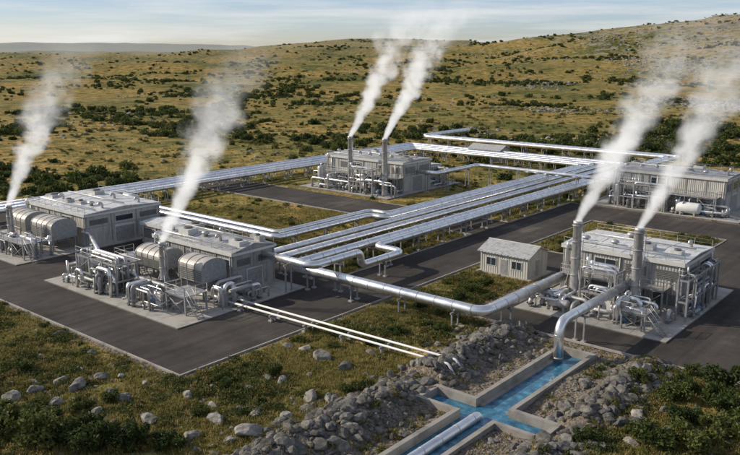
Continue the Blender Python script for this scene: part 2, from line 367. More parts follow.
pipeline("steam_pipeline",[(232,150,Z),(206,150,Z),(206,71.5,Z),(69,71.5,Z),(69,42,Z),(88,42,Z)],.62)
pipeline("steam_pipeline",[(236,152.5,Z),(209,152.5,Z),(209,69.6,Z),(84,69.6,Z),(84,64.5,Z),(75,64.5,Z),(75,64.5,4.3),(66,64.5,4.3),(66,73,4.3)],.5)
pipeline("steam_pipeline",[(68,75.4,Z),(187,75.4,Z),(187,141,Z),(50,141,Z)],.52)
pipeline("steam_pipeline",[(68,78.2,Z),(184,78.2,Z),(184,138.4,Z),(50,138.4,Z)],.52)
pipeline("steam_pipeline",[(76,118,Z),(78.6,118,Z),(78.6,84,Z),(100,84,Z),(100,80.6,Z),(181,80.6,Z),(181,135.8,Z),(50,135.8,Z)],.5)
pipeline("steam_pipeline",[(72,128,Z),(72,131,Z),(81,131,Z),(81,86.4,Z),(103,86.4,Z),(103,82.6,Z),(178.4,82.6,Z),(178.4,133.2,Z),(84,133.2,Z),(84,128,Z)],.4)
pipeline("steam_pipeline",[(135,100,4.4),(135,95,4.4),(151,95,4.4),(151,67,4.4),(154,67,4.4),(154,63,4.4)],.45)
pipeline("brine_pipeline",[(88,33.2,3.5),(69,33.2,3.5),(69,33.2,-1.3)],.5)
pipeline("outfall_pipe",[(53.2,32.5,-1.4),(53.2,32.5,-.35),(26,32.5,-.35)],.42,bend=1.0)
pipeline("brine_pipeline",[(62,90.5,1.2),(57.6,90.5,1.2),(57.6,98.5,1.2),(57.6,98.5,2.4),(62,108,2.4),(62,110,2.4)],.3)
for aa in (57.4,58.7):
    pipeline("reinjection_pipe",[(aa,76,.65),(aa,38.6,1.3),(aa,37.2,-.6)],.12,sup=5,k='white',bands=False,bend=.4)

# ------------------------------------------------------------------ buildings
def hall(name,a0,a1,b0,b1,h,wallk='wall',roofk='roof',gable=.3,seed=0,vents=True,door_at=.15,win=.22):
    rnd=random.Random(seed); e=top(name,a0,b0); La=a1-a0; Lb=b1-b0
    mb=MB(); mb.box(-.08,La+.08,-.08,Lb+.08,0,.5,'conc'); mb.build("plinth",e)
    mb=MB(); prof=[(0,.5),(La,.5),(La,h),(La/2,h+gable),(0,h)]; mb.prism(prof,0,Lb,wallk); mb.build("walls",e)
    mb=MB(); o=.18; t=.14
    s=gable/(La/2)
    for sg in (0,1):
        xs=(-o,La/2) if sg==0 else (La+o,La/2)
        pr=[(xs[0],h-o*s+.01),(xs[1],h+gable+.01),(xs[1],h+gable+t),(xs[0],h-o*s+t)]
        mb.prism(pr,-o,Lb+o,roofk)
    n=int(Lb/3)
    for i in range(1,n):
        y=Lb*i/n
        for x0,x1,z0_,z1_ in ((-o,La/2,h-o*s+t,h+gable+t),(La+o,La/2,h-o*s+t,h+gable+t)):
            mb.cyl((x0,y,z0_+.01),(x1,y,z1_+.01),.035,'trim',5)
    mb.build("roof",e)
    mb=MB()
    mb.box(-o-.12,-o-.002,-o,Lb+o,h-.3,h+.2,'trim'); mb.box(-o,La+o,-o-.1,-o-.002,h-.3,h+.02,'trim')
    for yy in (.4,Lb*.5,Lb-.4): mb.cyl((-.12,yy,.2),(-.12,yy,h-.1),.06,'trim',8)
    nb=max(2,int(Lb/3.2))
    for i in range(nb+1):
        y=Lb*i/nb; y=min(max(y,.13),Lb-.13); mb.box(-.08,-.003,y-.1,y+.1,.5,h-.31,'steel')
    nn=max(2,int(La/3.5))
    for i in range(nn+1):
        x=La*i/nn; x=min(max(x,.13),La-.13); mb.box(x-.1,x+.1,-.08,-.003,.5,h-.31,'steel')
    mb.box(-.045,-.004,0,Lb,h*.58,h*.58+.12,'steel'); mb.box(0,La,-.045,-.004,h*.58,h*.58+.12,'steel')
    mb.build("frame_and_trim",e)
    mb=MB(); fr=MB()
    for i in range(nb):
        y0=Lb*i/nb+.55; y1=Lb*(i+1)/nb-.55
        zt=h-.9; zb=h*.58+.45; c=rnd.random()
        if c<win:
            fr.box(-.075,-.004,y0-.07,y1+.07,zb-.07,zt+.07,'trim'); mb.box(-.09,-.076,y0,y1,zb,zt,'glass'); fr.box(-.105,-.091,(y0+y1)/2-.03,(y0+y1)/2+.03,zb,zt,'trim')
        elif c<.6:
            for q in range(6):
                zz=zb+(zt-zb)*q/6; fr.box(-.12,-.004,y0,y1,zz,zz+.1,'louvre')
        c=rnd.random()
        if c<.45:
            for q in range(7):
                zz=1.0+q*.2; fr.box(-.12,-.004,y0,y1,zz,zz+.09,'louvre')
        elif c<.7:
            fr.box(-.55,-.09,y0+.2,y1-.2,.9,2.3,'alu2'); fr.cyl((-.3,(y0+y1)/2,2.3),(-.3,(y0+y1)/2,h-.4),.12,'alu2',10)
    for i in range(nn):
        x0=La*i/nn+.7; x1=La*(i+1)/nn-.7; zb=h*.58+.45; zt=h-.9
        if rnd.random()<.25: fr.box(x0-.07,x1+.07,-.075,-.004,zb-.07,zt+.07,'trim'); mb.box(x0,x1,-.09,-.076,zb,zt,'glass')
        else:
            for q in range(6):
                zz=zb+(zt-zb)*q/6; fr.box(x0,x1,-.12,-.004,zz,zz+.1,'louvre')
    if mb.v: mb.build("windows",e)
    fr.build("louvres_and_ducts",e)
    mb=MB()
    dw=min(3.4,La*.35); x0=La*.5-dw/2
    mb.box(x0-.12,x0+dw+.12,-.1,-.006,.16,min(3.5,h*.56),'trim')
    nd=int((min(3.5,h*.56)-.3)/.265)
    for q in range(nd): mb.box(x0,x0+dw,-.13,-.101,.2+q*.265,.2+q*.265+.24,'steel')
    y0=Lb*door_at; mb.box(-.09,-.006,y0-.1,y0+1.1,.16,2.5,'trim'); mb.box(-.12,-.091,y0,y0+1.0,.2,2.4,'dark')
    mb.build("doors",e)
    if vents:
        mb=MB(); nv=max(2,int(Lb/3))
        for i in range(nv):
            y=Lb*(i+.5)/nv
            for x in ((La*.28,) if i%2 else (La*.3,La*.74)):
                x+=rnd.uniform(-.6,.6)
                zz=h+gable*(1-abs(x-La/2)/(La/2)); c=rnd.random()
                if c<.4: 
                    w1=rnd.uniform(.5,1.0); w2=rnd.uniform(.6,1.2); hh=rnd.uniform(.5,.95)
                    mb.box(x-w1,x+w1,y-w2,y+w2,zz-.2,zz+hh,rnd.choice(['trim','alu2','hood'])); mb.cyl((x,y,zz+hh-.02),(x,y,zz+hh+.17),w1*.7,'dark',16)
                elif c<.7:
                    mb.lathe((x,y,zz-.2),(0,0,1),[(.3,0),(.3,.7),(.55,.72),(.5,.95),(.2,1.1)],'alu2')
                else:
                    mb.tube([(x,y,zz-.2),(x,y,zz+.9),(x-.6,y,zz+.9),(x-.6,y,zz+.6)],.22,'alu2',12,.3)
        mb.cyl((La/2+.5,0.5,h+gable+.35),(La/2+.5,Lb-.5,h+gable+.35),.09,'alu2',8)
        mb.tube([(La*.15,.4,h+.5),(La*.15,Lb-.8,h+.5),(-.5,Lb-.8,h+.5),(-.5,Lb-.8,1)],.14,'alu',10,.4)
        mb.build("roof_vents",e)
        mb=MB(); mb.rail([(.05,0.0),(.05,Lb)],h+.1,'alu2',2.0,.9,.025); mb.rail([(La-.05,0.0),(La-.05,Lb)],h+.1,'alu2',2.0,.9,.025); mb.build("roof_railing",e)
    return e
hall("turbine_hall",61,68,73.4,89.6,5.3,'wall2','roof2',.7,1)
hall("turbine_hall",62,75.5,109,127,5.2,'wall','roof',.45,2)
hall("turbine_hall",130,140,100,122,6.6,'wall','roof2',.3,3)
hall("turbine_hall",89,99,28,42.9,6.1,'wall2','roof',.3,4)
hall("turbine_hall",150,161,41,62.5,6.8,'wall','roof2',.3,5)
hall("switchgear_building",70,75,98.5,106,3.2,'wall','roof',.3,6,False)
hall("control_building",141.5,148,103,116,4.2,'wall','roof',.3,8,False)

def hut(a0,b0,La,Lb,h,g):
    e=top("utility_shed",a0,b0)
    mb=MB(); mb.box(-.5,La+.5,-.5,Lb+.5,-.2,.2,'conc'); mb.build("foundation",e)
    mb=MB(); mb.prism([(0,.2),(La,.2),(La,h),(La/2,h+g),(0,h)],0,Lb,'wall'); mb.build("walls",e)
    mb=MB(); o=.35; s=g/(La/2)
    for xs in ((-o,La/2),(La+o,La/2)):
        mb.prism([(xs[0],h-o*s+.01),(xs[1],h+g+.01),(xs[1],h+g+.13),(xs[0],h-o*s+.13)],-o,Lb+o,'roof2')
    mb.box(La/2-.15,La/2+.15,-o-.01,Lb+o+.01,h+g+.1,h+g+.18,'trim'); mb.build("roof",e)
    mb=MB()
    for y0 in (1.0,4.9):
        mb.box(-.06,-.004,y0-.08,y0+1.48,1.22,2.38,'trim'); mb.box(-.075,-.061,y0,y0+1.4,1.3,2.3,'glass'); mb.box(-.09,-.076,y0+.67,y0+.73,1.3,2.3,'trim')
    mb.build("windows",e)
    mb=MB(); mb.box(-.06,-.004,3.1,4.2,.2,2.4,'trim'); mb.box(-.08,-.061,3.18,4.12,.22,2.32,'steel'); mb.box(-1.0,-.5,3.0,4.3,0,.18,'conc')
    mb.box(1.9,3.1,-.06,-.004,.2,2.5,'trim'); mb.box(1.98,3.02,-.08,-.061,.22,2.42,'steel'); mb.build("door",e)
hut(90,48.3,5.4,7.3,3.1,1.0)
hut(186,110,5.5,10,3.0,1.0)

def hood(a,b,La,Lb,z0,z1):
    e=top("intake_hood",a,b); mb=MB(); r=La/2
    arc=[(r-r*math.cos(t),z1-r*.55+r*.55*math.sin(t)) for t in [math.pi*i/14 for i in range(15)]]
    prof=[(0,z0)]+arc+[(La,z0)]
    mb.prism(prof,0,Lb,'hood',False); mb.build("casing",e)
    mb=MB()
    n=int(Lb/1.3)
    for i in range(n+1):
        y=Lb*i/n
        arc2=[(r-(r+.06)*math.cos(t),z1-r*.55+(r*.55+.06)*math.sin(t)) for t in [math.pi*j/14 for j in range(15)]]
        mb.prism([(-.06,z0)]+arc2+[(La+.06,z0)],y-.05,y+.05,'steel')
    mb.build("ribs",e)
    mb=MB()
    for q in range(6):
        z=z0+.25+q*(z1-r*.55-z0-.4)/6; mb.box(-.1,-.062,.15,Lb-.15,z,z+.1,'louvre')
    mb.build("louvres",e)
    mb=MB()
    for x in (.2,La-.2):
        for y in (.2,Lb-.2): mb.box(x-.1,x+.1,y-.1,y+.1,.1,z0,'steel')
    mb.build("legs",e)
hood(56.6,73.8,3.6,4.6,2.4,5.2); hood(56.6,82.4,3.6,5.2,2.4,5.0)
hood(57,110,4,6,2.0,5.0); hood(57,118,4,6,2.0,5.0)

def stack(a,b,h,r):
    e=top("exhaust_stack",a,b)
    mb=MB(); mb.lathe((0,0,.1),(0,0,1),[(r*1.9,0),(r*1.9,.3),(r*1.15,.6),(r*1.1,1.2),(r,h*.4),(r*.92,h-.5),(r*1.0,h-.45),(r*1.0,h-.1)],'alu2',24,True)
    mb.lathe((0,0,h-.02),(0,0,1),[(r*.86,0),(r*.86,.01)],'dark',24); mb.build("shaft",e)
    mb=MB()
    for z in [1.4,h*.35,h*.55,h*.75,h-.6]: mb.cyl((0,0,z),(0,0,z+.12),r*1.18,'steel',24)
    mb.build("stiffener_rings",e)
    mb=MB()
    for sx in (-.2,.2): mb.cyl((sx,-r*1.35,.2),(sx,-r*1.35,h-.5),.025,'alu2',6)
    z=.5
    while z<h-.6: mb.cyl((-.2,-r*1.35,z),(.2,-r*1.35,z),.018,'alu2',5); z+=.35
    for ang in (0,2.1,4.2):
        mb.cyl((r*math.cos(ang),r*math.sin(ang),h*.45),(1.6*math.cos(ang),1.6*math.sin(ang),.2),.05,'steel',6)
    mb.build("ladder_and_braces",e)
STK=[(54.5,78.6,7.3,.45),(54.2,116.9,7.0,.45),(126.5,111.7,11.8,.55),(126.6,102.2,12.0,.6),(85.4,39.5,10.2,.55),(85.2,32.0,10.5,.55)]
for s in STK: stack(*s)

def platform(a,b,La,Lb,h,rail='alu2',stairs=True):
    e=top("steel_platform",a,b); mb=MB()
    nx=max(1,int(La/2.5)); ny=max(1,int(Lb/3))
    for i in range(nx+1):
        for j in range(ny+1):
            x=La*i/nx; y=Lb*j/ny; mb.box(x-.09,x+.09,y-.09,y+.09,.16,h-.2,'steel')
    for i in range(nx+1): mb.box(La*i/nx-.07,La*i/nx+.07,-.1,Lb+.1,h-.2,h-.03,'steel')
    for j in range(ny):
        y0=Lb*j/ny; y1=Lb*(j+1)/ny
        if j%2==0: mb.cyl((0,y0,.2),(0,y1,h-.3),.04,'steel',6); mb.cyl((0,y1,.2),(0,y0,h-.3),.04,'steel',6)
    mb.build("frame",e); mb=MB(); mb.box(-.15,La+.15,-.15,Lb+.15,h-.03,h+.04,'alu2'); mb.build("deck",e)
    mb=MB(); mb.rail([(-.1,-.1),(-.1,Lb+.1),(La+.1,Lb+.1)],h+.04,rail,1.3); mb.rail([(-.1,-.1),(La+.1,-.1)],h+.04,rail,1.3); mb.build("railing",e)
    if stairs:
        mb=MB(); n=int(h/.22)
        for i in range(n):
            t=i/n; mb.box(.02,.82,-.2-(h*.9)*(1-t),-.2-(h*.9)*(1-t)+.26,h*t,h*t+.04,'alu2')
        for x in (0,.84):
            mb.cyl((x,-.2-h*.9,.95),(x,-.2,h+.95),.025,rail,6); mb.cyl((x,-.2-h*.9,.1),(x,-.2,h),.05,'steel',6)
        mb.build("stairs",e)
platform(87.0,29.5,1.8,12.5,3.1,stairs=False); platform(99.2,28,2.2,15,3.2,stairs=False)
platform(80.2,28.8,2.2,2.6,2.2)
platform(57,88.5,2.8,4.5,2.6); platform(52,71.2,3,3.5,2.4)
platform(127.9,100,1.9,21,3.5,stairs=False); platform(147.8,42,2.0,19,3.5,stairs=False); platform(52,109,2.6,7,2.5)

def rack(a,b,La,Lb,h,seed,levels=2):
    rnd=random.Random(seed); e=top("steel_frame_structure",a,b); mb=MB(); nx=max(1,round(La/3)); ny=max(1,round(Lb/3))
    for i in range(nx+1):
        for j in range(ny+1):
            x=La*i/nx; y=Lb*j/ny; mb.box(x-.1,x+.1,y-.1,y+.1,.16,h,'steel')
    for l in range(levels):
        z=h*(l+1)/levels-.25
        for i in range(nx+1): mb.box(La*i/nx-.06,La*i/nx+.06,.101,Lb-.101,z,z+.2,'steel')
        for j in range(ny+1): mb.box(.101,La-.101,Lb*j/ny-.06,Lb*j/ny+.06,z+.003,z+.197,'steel')
    for j in range(ny):
        if rnd.random()<.5: mb.cyl((0,Lb*j/ny,.3),(0,Lb*(j+1)/ny,h*.5-.3),.04,'steel',6)
        if rnd.random()<.4: mb.cyl((0,Lb*(j+1)/ny,h*.5),(0,Lb*j/ny,h-.3),.04,'steel',6)
    mb.build("frame",e); mb=MB()
    for l in range(levels):
        z=h*(l+1)/levels
        for q in range(4):
            x=rnd.uniform(.3,max(.4,La-.3)); r=rnd.choice([.08,.12,.18,.22]); y0=rnd.uniform(0,Lb*.3); y1=rnd.uniform(Lb*.6,Lb)
            pts=[(x,y0,.2 if rnd.random()<.5 else z-1.2),(x,y0,z+r),(x,y1,z+r),(x,y1,rnd.choice([.2,z-1.4,z+1.0]))]
            mb.tube(pts,r,rnd.choice(['alu','alu2','alu']),10,r*2.5)
    mb.build("pipes",e); mb=MB()
    mb.box(La*.4,La*.4+.5,0,Lb,h-.55,h-.45,'alu2'); mb.rail([(-.05,0),(-.05,Lb)],h,'alu2',1.5,1.0,.025)
    mb.build("tray_and_railing",e)
rack(83.2,33.6,2.6,4.2,5.2,1); rack(86.6,26.6,11,1.1,5.0,2); rack(51.0,83.5,3,9,4.2,3); rack(124.3,103.7,2.8,6.5,5.5,4); rack(145.8,50.5,1.8,9,5,5)

def cluster(a,b,La,Lb,n,seed,hmax=3.5):
    rnd=random.Random(seed); e=top("process_piping",a,b)
    mb=MB()
    for i in range(n):
        r=rnd.choice([.07,.1,.14,.2,.26]); x=rnd.uniform(0,La); y=rnd.uniform(0,Lb); z=rnd.uniform(.8,hmax); k=rnd.choice(['alu','alu','alu2','steel'])
        pts=[(x,y,.1),(x,y,z)]
        for q in range(rnd.randint(1,3)):
            if rnd.random()<.5: x=min(La,max(0,x+rnd.choice([-1,1])*rnd.uniform(1,La*.7)))
            else: y=min(Lb,max(0,y+rnd.choice([-1,1])*rnd.uniform(1,Lb*.5)))
            if (Vector((x,y,z))-Vector(pts[-1])).length>.6: pts.append((x,y,z))
            if rnd.random()<.35: z=rnd.uniform(.6,hmax); pts.append((x,y,z)) if abs(z-pts[-1][2])>.6 else None
        z=pts[-1][2]; x,y=pts[-1][0],pts[-1][1]
        if z>1: pts.append((x,y,.1))
        clean=[pts[0]]
        for p in pts[1:]:
            if (Vector(p)-Vector(clean[-1])).length>.3: clean.append(p)
        mb.tube(clean,r,k,10,r*2.2)
        for p in clean[1:-1:2]:
            mb.cyl((p[0],p[1],.5),(p[0],p[1],.62),r*1.7,'steel',12)
    mb.build("pipes",e); mb=MB()
    for i in range(max(2,n//4)):
        x=rnd.uniform(.5,La-.5); y=rnd.uniform(.5,Lb-.5); t=rnd.random()
        if t<.4:
            mb.box(x-.5,x+.5,y-.9,y+.9,.1,.35,'conc'); mb.cyl((x,y-.8,.8),(x,y+.1,.8),.32,rnd.choice(['blue','steel','alu2']),14); mb.lathe((x,y+.1,.8),(0,1,0),[(.15,0),(.15,.15),(.42,.2),(.42,.5),(.2,.55)],'steel',16); mb.box(x-.2,x+.2,y-.6,y-.2,.35,.6,'dark')
        elif t<.7:
            mb.box(x-.35,x+.35,y-.6,y+.6,.1,1.9,'steel'); mb.box(x-.4,x-.352,y-.5,y+.5,.3,1.8,'trim')
        else:
            mb.cyl((x,y,.1),(x,y,1.2),.09,'steel',8); mb.lathe((x,y,1.2),(0,0,1),[(.25,0),(.3,.1),(.25,.35),(.06,.5),(.06,.9)],'blue',12); mb.cyl((x,y,2.0),(x,y,2.06),.28,'steel',14)
    mb.build("pumps_and_valves",e)
cluster(50,84,5.5,10.5,26,1,3.8); cluster(50,74,4.2,8,14,2,2.8); cluster(56,69.5,8,3.2,12,12,3.0)
cluster(80.5,36.5,6,6.5,10,3,2.2); cluster(80.5,28,5.5,7.5,16,4,3.0); cluster(99.5,28.5,3,14,12,5)
cluster(51,108.5,5,12,18,6,3.6); cluster(124,99,5,22,28,7,3.8); cluster(140.5,99,7,3.5,10,8,4)
cluster(146,40,3.5,22,24,9,3.8); cluster(88.5,26.3,9,1.6,10,10,3.2)

def vvessel(a,b,r,h,k='alu2'):
    e=top("pressure_vessel",a,b); mb=MB(); mb.vessel((0,0,.9),(0,0,1),r,h-.9,k); mb.build("shell",e)
    mb=MB()
    for i in range(4):
        x=r*.8*math.cos(i*math.pi/2+.7); y=r*.8*math.sin(i*math.pi/2+.7); mb.box(x-.07,x+.07,y-.07,y+.07,.1,1.6,'steel')
    for z in (1.7,h*.6): mb.cyl((0,0,z),(0,0,z+.1),r*1.05,'steel',20)
    mb.tube([(0,0,h-.2),(0,0,h+.5),(r+.5,0,h+.5),(r+.5,0,.1)],.11,'alu',10,.3)
    mb.build("legs_and_nozzles",e)
def htank(a,b,r,L,k='white',z=1.5,ax='y'):
    e=top("horizontal_tank",a,b); mb=MB(); mb.vessel((0,0,z),(0,1,0) if ax=='y' else (1,0,0),r,L,k,24); mb.build("shell",e)
    mb=MB()
    for t in (.22,.78):
        if ax=='y': mb.box(-r*.8,r*.8,L*t-.15,L*t+.15,.1,z-r*.55,'conc')
        else: mb.box(L*t-.15,L*t+.15,-r*.8,r*.8,.1,z-r*.55,'conc')
    mb.tube([(0,L*.5 if ax=='y' else 0,z+r*.8),(0,L*.5 if ax=='y' else 0,z+r+.6),(1.2,L*.5 if ax=='y' else 0,z+r+.6)],.12,'alu',10,.25)
    mb.build("saddles",e)
for q in [(52,93,.7,4.0),(52,90.5,.55,3.6),(51.2,87.5,.6,3.2),(54,95,.5,3.4),(82,31.8,.5,3.2),(125,119,.8,5),(125.5,107,.7,4.4),(53,121,.7,4),(147,60,.7,4.6)]: vvessel(*q)
htank(146.5,44,1.0,4.5); htank(52.2,75.6,.55,2.4,'alu2'); htank(81.2,38,.5,2.6,'alu2',1.1); htank(127,113.5,.8,4,'alu2')

# ------------------------------------------------------------------ steam
m=bpy.data.materials.new("steam"); m.use_nodes=True; nt=m.node_tree; nt.nodes.clear(); L=nt.links
out=N(nt,"ShaderNodeOutputMaterial"); pv=N(nt,"ShaderNodeVolumePrincipled"); L.new(pv.outputs[0],out.inputs["Volume"])
def MT(op,a,b=None,c=None):
    n=N(nt,"ShaderNodeMath",operation=op)
    for i,v in enumerate((a,b,c)):
        if v is None: continue
        if isinstance(v,(int,float)): n.inputs[i].default_value=v
        else: L.new(v,n.inputs[i])
    return n.outputs[0]
HP=25.0; KX=.5; R0=.5; GR=.2
tc=N(nt,"ShaderNodeTexCoord"); oi=N(nt,"ShaderNodeObjectInfo")
off=N(nt,"ShaderNodeVectorMath",operation='ADD'); L.new(tc.outputs["Object"],off.inputs[0])
cx=N(nt,"ShaderNodeCombineXYZ"); L.new(MT('MULTIPLY',oi.outputs["Random"],60.0),cx.inputs[0]); L.new(cx.outputs[0],off.inputs[1])
nA=N(nt,"ShaderNodeTexNoise"); nA.inputs["Scale"].default_value=.2; nA.inputs["Detail"].default_value=1; L.new(off.outputs[0],nA.inputs["Vector"])
nB=N(nt,"ShaderNodeTexNoise"); nB.inputs["Scale"].default_value=.5; nB.inputs["Detail"].default_value=3; nB.inputs["Roughness"].default_value=.55; L.new(off.outputs[0],nB.inputs["Vector"])
sp=N(nt,"ShaderNodeSeparateXYZ"); L.new(tc.outputs["Object"],sp.inputs[0]); X,Y,Zz=sp.outputs
spn=N(nt,"ShaderNodeSeparateXYZ"); L.new(nA.outputs["Color"],spn.inputs[0])
amp=MT('MULTIPLY',Zz,.34)
dx=MT('MULTIPLY',MT('SUBTRACT',spn.outputs[0],.5),amp); dy=MT('MULTIPLY',MT('SUBTRACT',spn.outputs[1],.5),amp)
xc=MT('ADD',MT('SUBTRACT',X,MT('MULTIPLY',Zz,KX)),dx); yc=MT('ADD',Y,dy)
rr=MT('SQRT',MT('ADD',MT('MULTIPLY',xc,xc),MT('MULTIPLY',yc,yc)))
RR=MT('ADD',MT('MULTIPLY',Zz,GR),R0)
q=MT('SUBTRACT',1.0,MT('DIVIDE',rr,RR))
nn=MT('MULTIPLY',MT('SUBTRACT',nB.outputs["Fac"],.47),MT('MINIMUM',MT('MULTIPLY_ADD',Zz,.22,.6),2.6))
mr=N(nt,"ShaderNodeMapRange",interpolation_type='SMOOTHSTEP'); mr.inputs["From Min"].default_value=0; mr.inputs["From Max"].default_value=1.0; L.new(MT('ADD',q,nn),mr.inputs["Value"])
fade=MT('POWER',MT('MAXIMUM',MT('SUBTRACT',1.0,MT('DIVIDE',Zz,HP)),0.0),1.4)
edge=N(nt,"ShaderNodeMapRange",interpolation_type='SMOOTHSTEP'); edge.inputs["From Min"].default_value=-.25; edge.inputs["From Max"].default_value=.2; L.new(q,edge.inputs["Value"])
dens=MT('MULTIPLY',MT('MULTIPLY',mr.outputs[0],fade),MT('MULTIPLY',MT('DIVIDE',2.3,MT('POWER',RR,1.1)),edge.outputs[0]))
L.new(dens,pv.inputs["Density"]); pv.inputs["Color"].default_value=(1,1,1,1); pv.inputs["Anisotropy"].default_value=.0
L.new(MT('MULTIPLY',dens,.44),pv.inputs["Emission Strength"]); pv.inputs["Emission Color"].default_value=(1,.985,.96,1)  # added glow in the steam, stands in for multiply scattered light
m.cycles.volume_step_rate=1.6
M['steam']=m
for (a,b,h,r) in STK:
    mb=MB(); s=1.2 if h>11 else 1.0
    zs=[0,2,5,9,14,HP]; seg=16
    for z in zs:
        for i in range(seg):
            t=2*math.pi*i/seg; q_=(R0+GR*z)*1.3+.05; mb.v.append((KX*z+q_*math.cos(t),q_*math.sin(t),z))
    for j in range(len(zs)-1):
        for i in range(seg): i2=(i+1)%seg; mb.face([j*seg+i,j*seg+i2,(j+1)*seg+i2,(j+1)*seg+i],'steam')
    mb.face(list(range(seg))[::-1],'steam'); mb.face([(len(zs)-1)*seg+i for i in range(seg)],'steam')
    ob=mb.build("steam_plume"); ob.rotation_euler=(0,0,random.uniform(-.15,.15)); ob.location=(*P(a,b),h-.05); ob.scale=(s,s,s)

# ------------------------------------------------------------------ vegetation & rock templates
def template(name,v,f,mi,mats):
    me=bpy.data.meshes.new(name); me.from_pydata(v,[],f); [me.materials.append(M[k]) for k in mats]; me.polygons.foreach_set("material_index",mi); me.update(); return me
def bush_mesh(seed,nleaf,R=1.0,H=1.1,ls=.11,leaf='leaf'):
    rnd=random.Random(seed); mb=MB(); cl=[]
    for i in range(15):
        t=rnd.uniform(0,6.28); q=math.sqrt(rnd.random())*R*.8; z=rnd.uniform(.18,.95)*H*(1-.35*(q/R)**2); cl.append((q*math.cos(t),q*math.sin(t),z,rnd.uniform(.2,.42)*R))
    for c in cl[:9]:
        mb.cyl((c[0]*.1,c[1]*.1,-.1),(c[0]*.9,c[1]*.9,c[2]),.04*R,'bark',5,r1=.012)
    for i in range(nleaf):
        c=rnd.choice(cl); d=Vector((rnd.gauss(0,1),rnd.gauss(0,1),rnd.gauss(0,1))).normalized()*c[3]*rnd.uniform(.55,1.1)
        p=Vector(c[:3])+d
        if p.z<.02: p.z=rnd.uniform(.02,.25)
        u=Vector((rnd.gauss(0,1),rnd.gauss(0,1),rnd.gauss(0,1))).normalized(); w=u.cross(Vector((rnd.gauss(0,1),rnd.gauss(0,1),rnd.gauss(0,1)))).normalized()
        s=ls*rnd.uniform(.6,1.3); o=len(mb.v); mb.v+=[tuple(p-u*s),tuple(p+w*s*.5),tuple(p+u*s),tuple(p-w*s*.5)]; mb.face([o,o+1,o+2,o+3],leaf)
    return template("bush_mesh",mb.v,mb.f,mb.m,mb.mats)
def tuft_mesh(seed,n=16):
    rnd=random.Random(seed); mb=MB()
    for i in range(n):
        x=rnd.gauss(0,.15); y=rnd.gauss(0,.15); t=rnd.uniform(0,6.28); h=rnd.uniform(.12,.38); w=rnd.uniform(.02,.04); lx=rnd.gauss(0,.14); ly=rnd.gauss(0,.14)
        c=math.cos(t)*w; s=math.sin(t)*w; o=len(mb.v)
        mb.v+=[(x-c,y-s,-.05),(x+c,y+s,-.05),(x+c*.7+lx*.4,y+s*.7+ly*.4,h*.6),(x-c*.7+lx*.4,y-s*.7+ly*.4,h*.6),(x+lx,y+ly,h)]
        mb.face([o,o+1,o+2,o+3],'grass'); mb.face([o+3,o+2,o+4],'grass')
    return template("tuft_mesh",mb.v,mb.f,mb.m,mb.mats)
import bmesh
def rock_mesh(seed,k='rock',sub=3):
    bm=bmesh.new(); bmesh.ops.create_icosphere(bm,subdivisions=sub,radius=.5); rnd=random.Random(seed); o=Vector((seed*3.7,seed*1.3,0))
    pl=[(Vector((rnd.gauss(0,1),rnd.gauss(0,1),rnd.gauss(0,1))).normalized(),rnd.uniform(.26,.40)) for i in range(10)]
    for v in bm.verts:
        p=v.co.copy(); p*=1+.3*noise.fractal(p*1.6+o,1,2,3)
        for n_,d_ in pl:
            e=p.dot(n_)-d_
            if e>0: p-=n_*e*.9
        p*=1+.08*noise.fractal(p*6+o,1,2,3)
        v.co=Vector((p.x*1.2,p.y*.95,p.z*.78))
    me=bpy.data.meshes.new("rock_mesh"); bm.to_mesh(me); bm.free(); me.materials.append(M[k]); return me
def tcoll(name,meshes):
    c=bpy.data.collections.new(name)
    for i,me in enumerate(meshes):
        o=bpy.data.objects.new("%s_t%02d"%(name,i),me); c.objects.link(o)
    return c
def scatter(name,coll,pts,ntpl):
    me=bpy.data.meshes.new(name); me.from_pydata([p[:3] for p in pts],[],[])
    for nm,ty,ix in (("scl",'FLOAT',3),("rz",'FLOAT',4),("rt",'FLOAT',5)):
        a=me.attributes.new(nm,ty,'POINT'); a.data.foreach_set("value",[p[ix] for p in pts])
    a=me.attributes.new("idx",'INT','POINT'); a.data.foreach_set("value",[random.randrange(ntpl) for p in pts])
    ob=bpy.data.objects.new(name,me); bpy.context.scene.collection.objects.link(ob)
    ng=bpy.data.node_groups.new(name+"_nodes",'GeometryNodeTree'); ng.interface.new_socket("Geometry",in_out='INPUT',socket_type='NodeSocketGeometry'); ng.interface.new_socket("Geometry",in_out='OUTPUT',socket_type='NodeSocketGeometry')
    gi=ng.nodes.new("NodeGroupInput"); go=ng.nodes.new("NodeGroupOutput"); ip=ng.nodes.new("GeometryNodeInstanceOnPoints"); ci=ng.nodes.new("GeometryNodeCollectionInfo")
    ci.inputs["Collection"].default_value=coll; ci.inputs["Separate Children"].default_value=True; ci.inputs["Reset Children"].default_value=True
    def na(n,t):
        x=ng.nodes.new("GeometryNodeInputNamedAttribute"); x.data_type=t; x.inputs["Name"].default_value=n; return x
    s=na("scl",'FLOAT'); rz=na("rz",'FLOAT'); rt=na("rt",'FLOAT'); ix=na("idx",'INT'); cb=ng.nodes.new("ShaderNodeCombineXYZ")
    l=ng.links; l.new(rz.outputs[0],cb.inputs[2]); l.new(rt.outputs[0],cb.inputs[0])
    l.new(gi.outputs[0],ip.inputs["Points"]); l.new(ci.outputs[0],ip.inputs["Instance"]); ip.inputs["Pick Instance"].default_value=True
    l.new(ix.outputs[0],ip.inputs["Instance Index"]); l.new(cb.outputs[0],ip.inputs["Rotation"]); l.new(s.outputs[0],ip.inputs["Scale"]); l.new(ip.outputs[0],go.inputs[0])
    md=ob.modifiers.new("scatter",'NODES'); md.node_group=ng
    return ob
bushes=[bush_mesh(i,1700,1.0,1.15,.095) for i in range(5)]
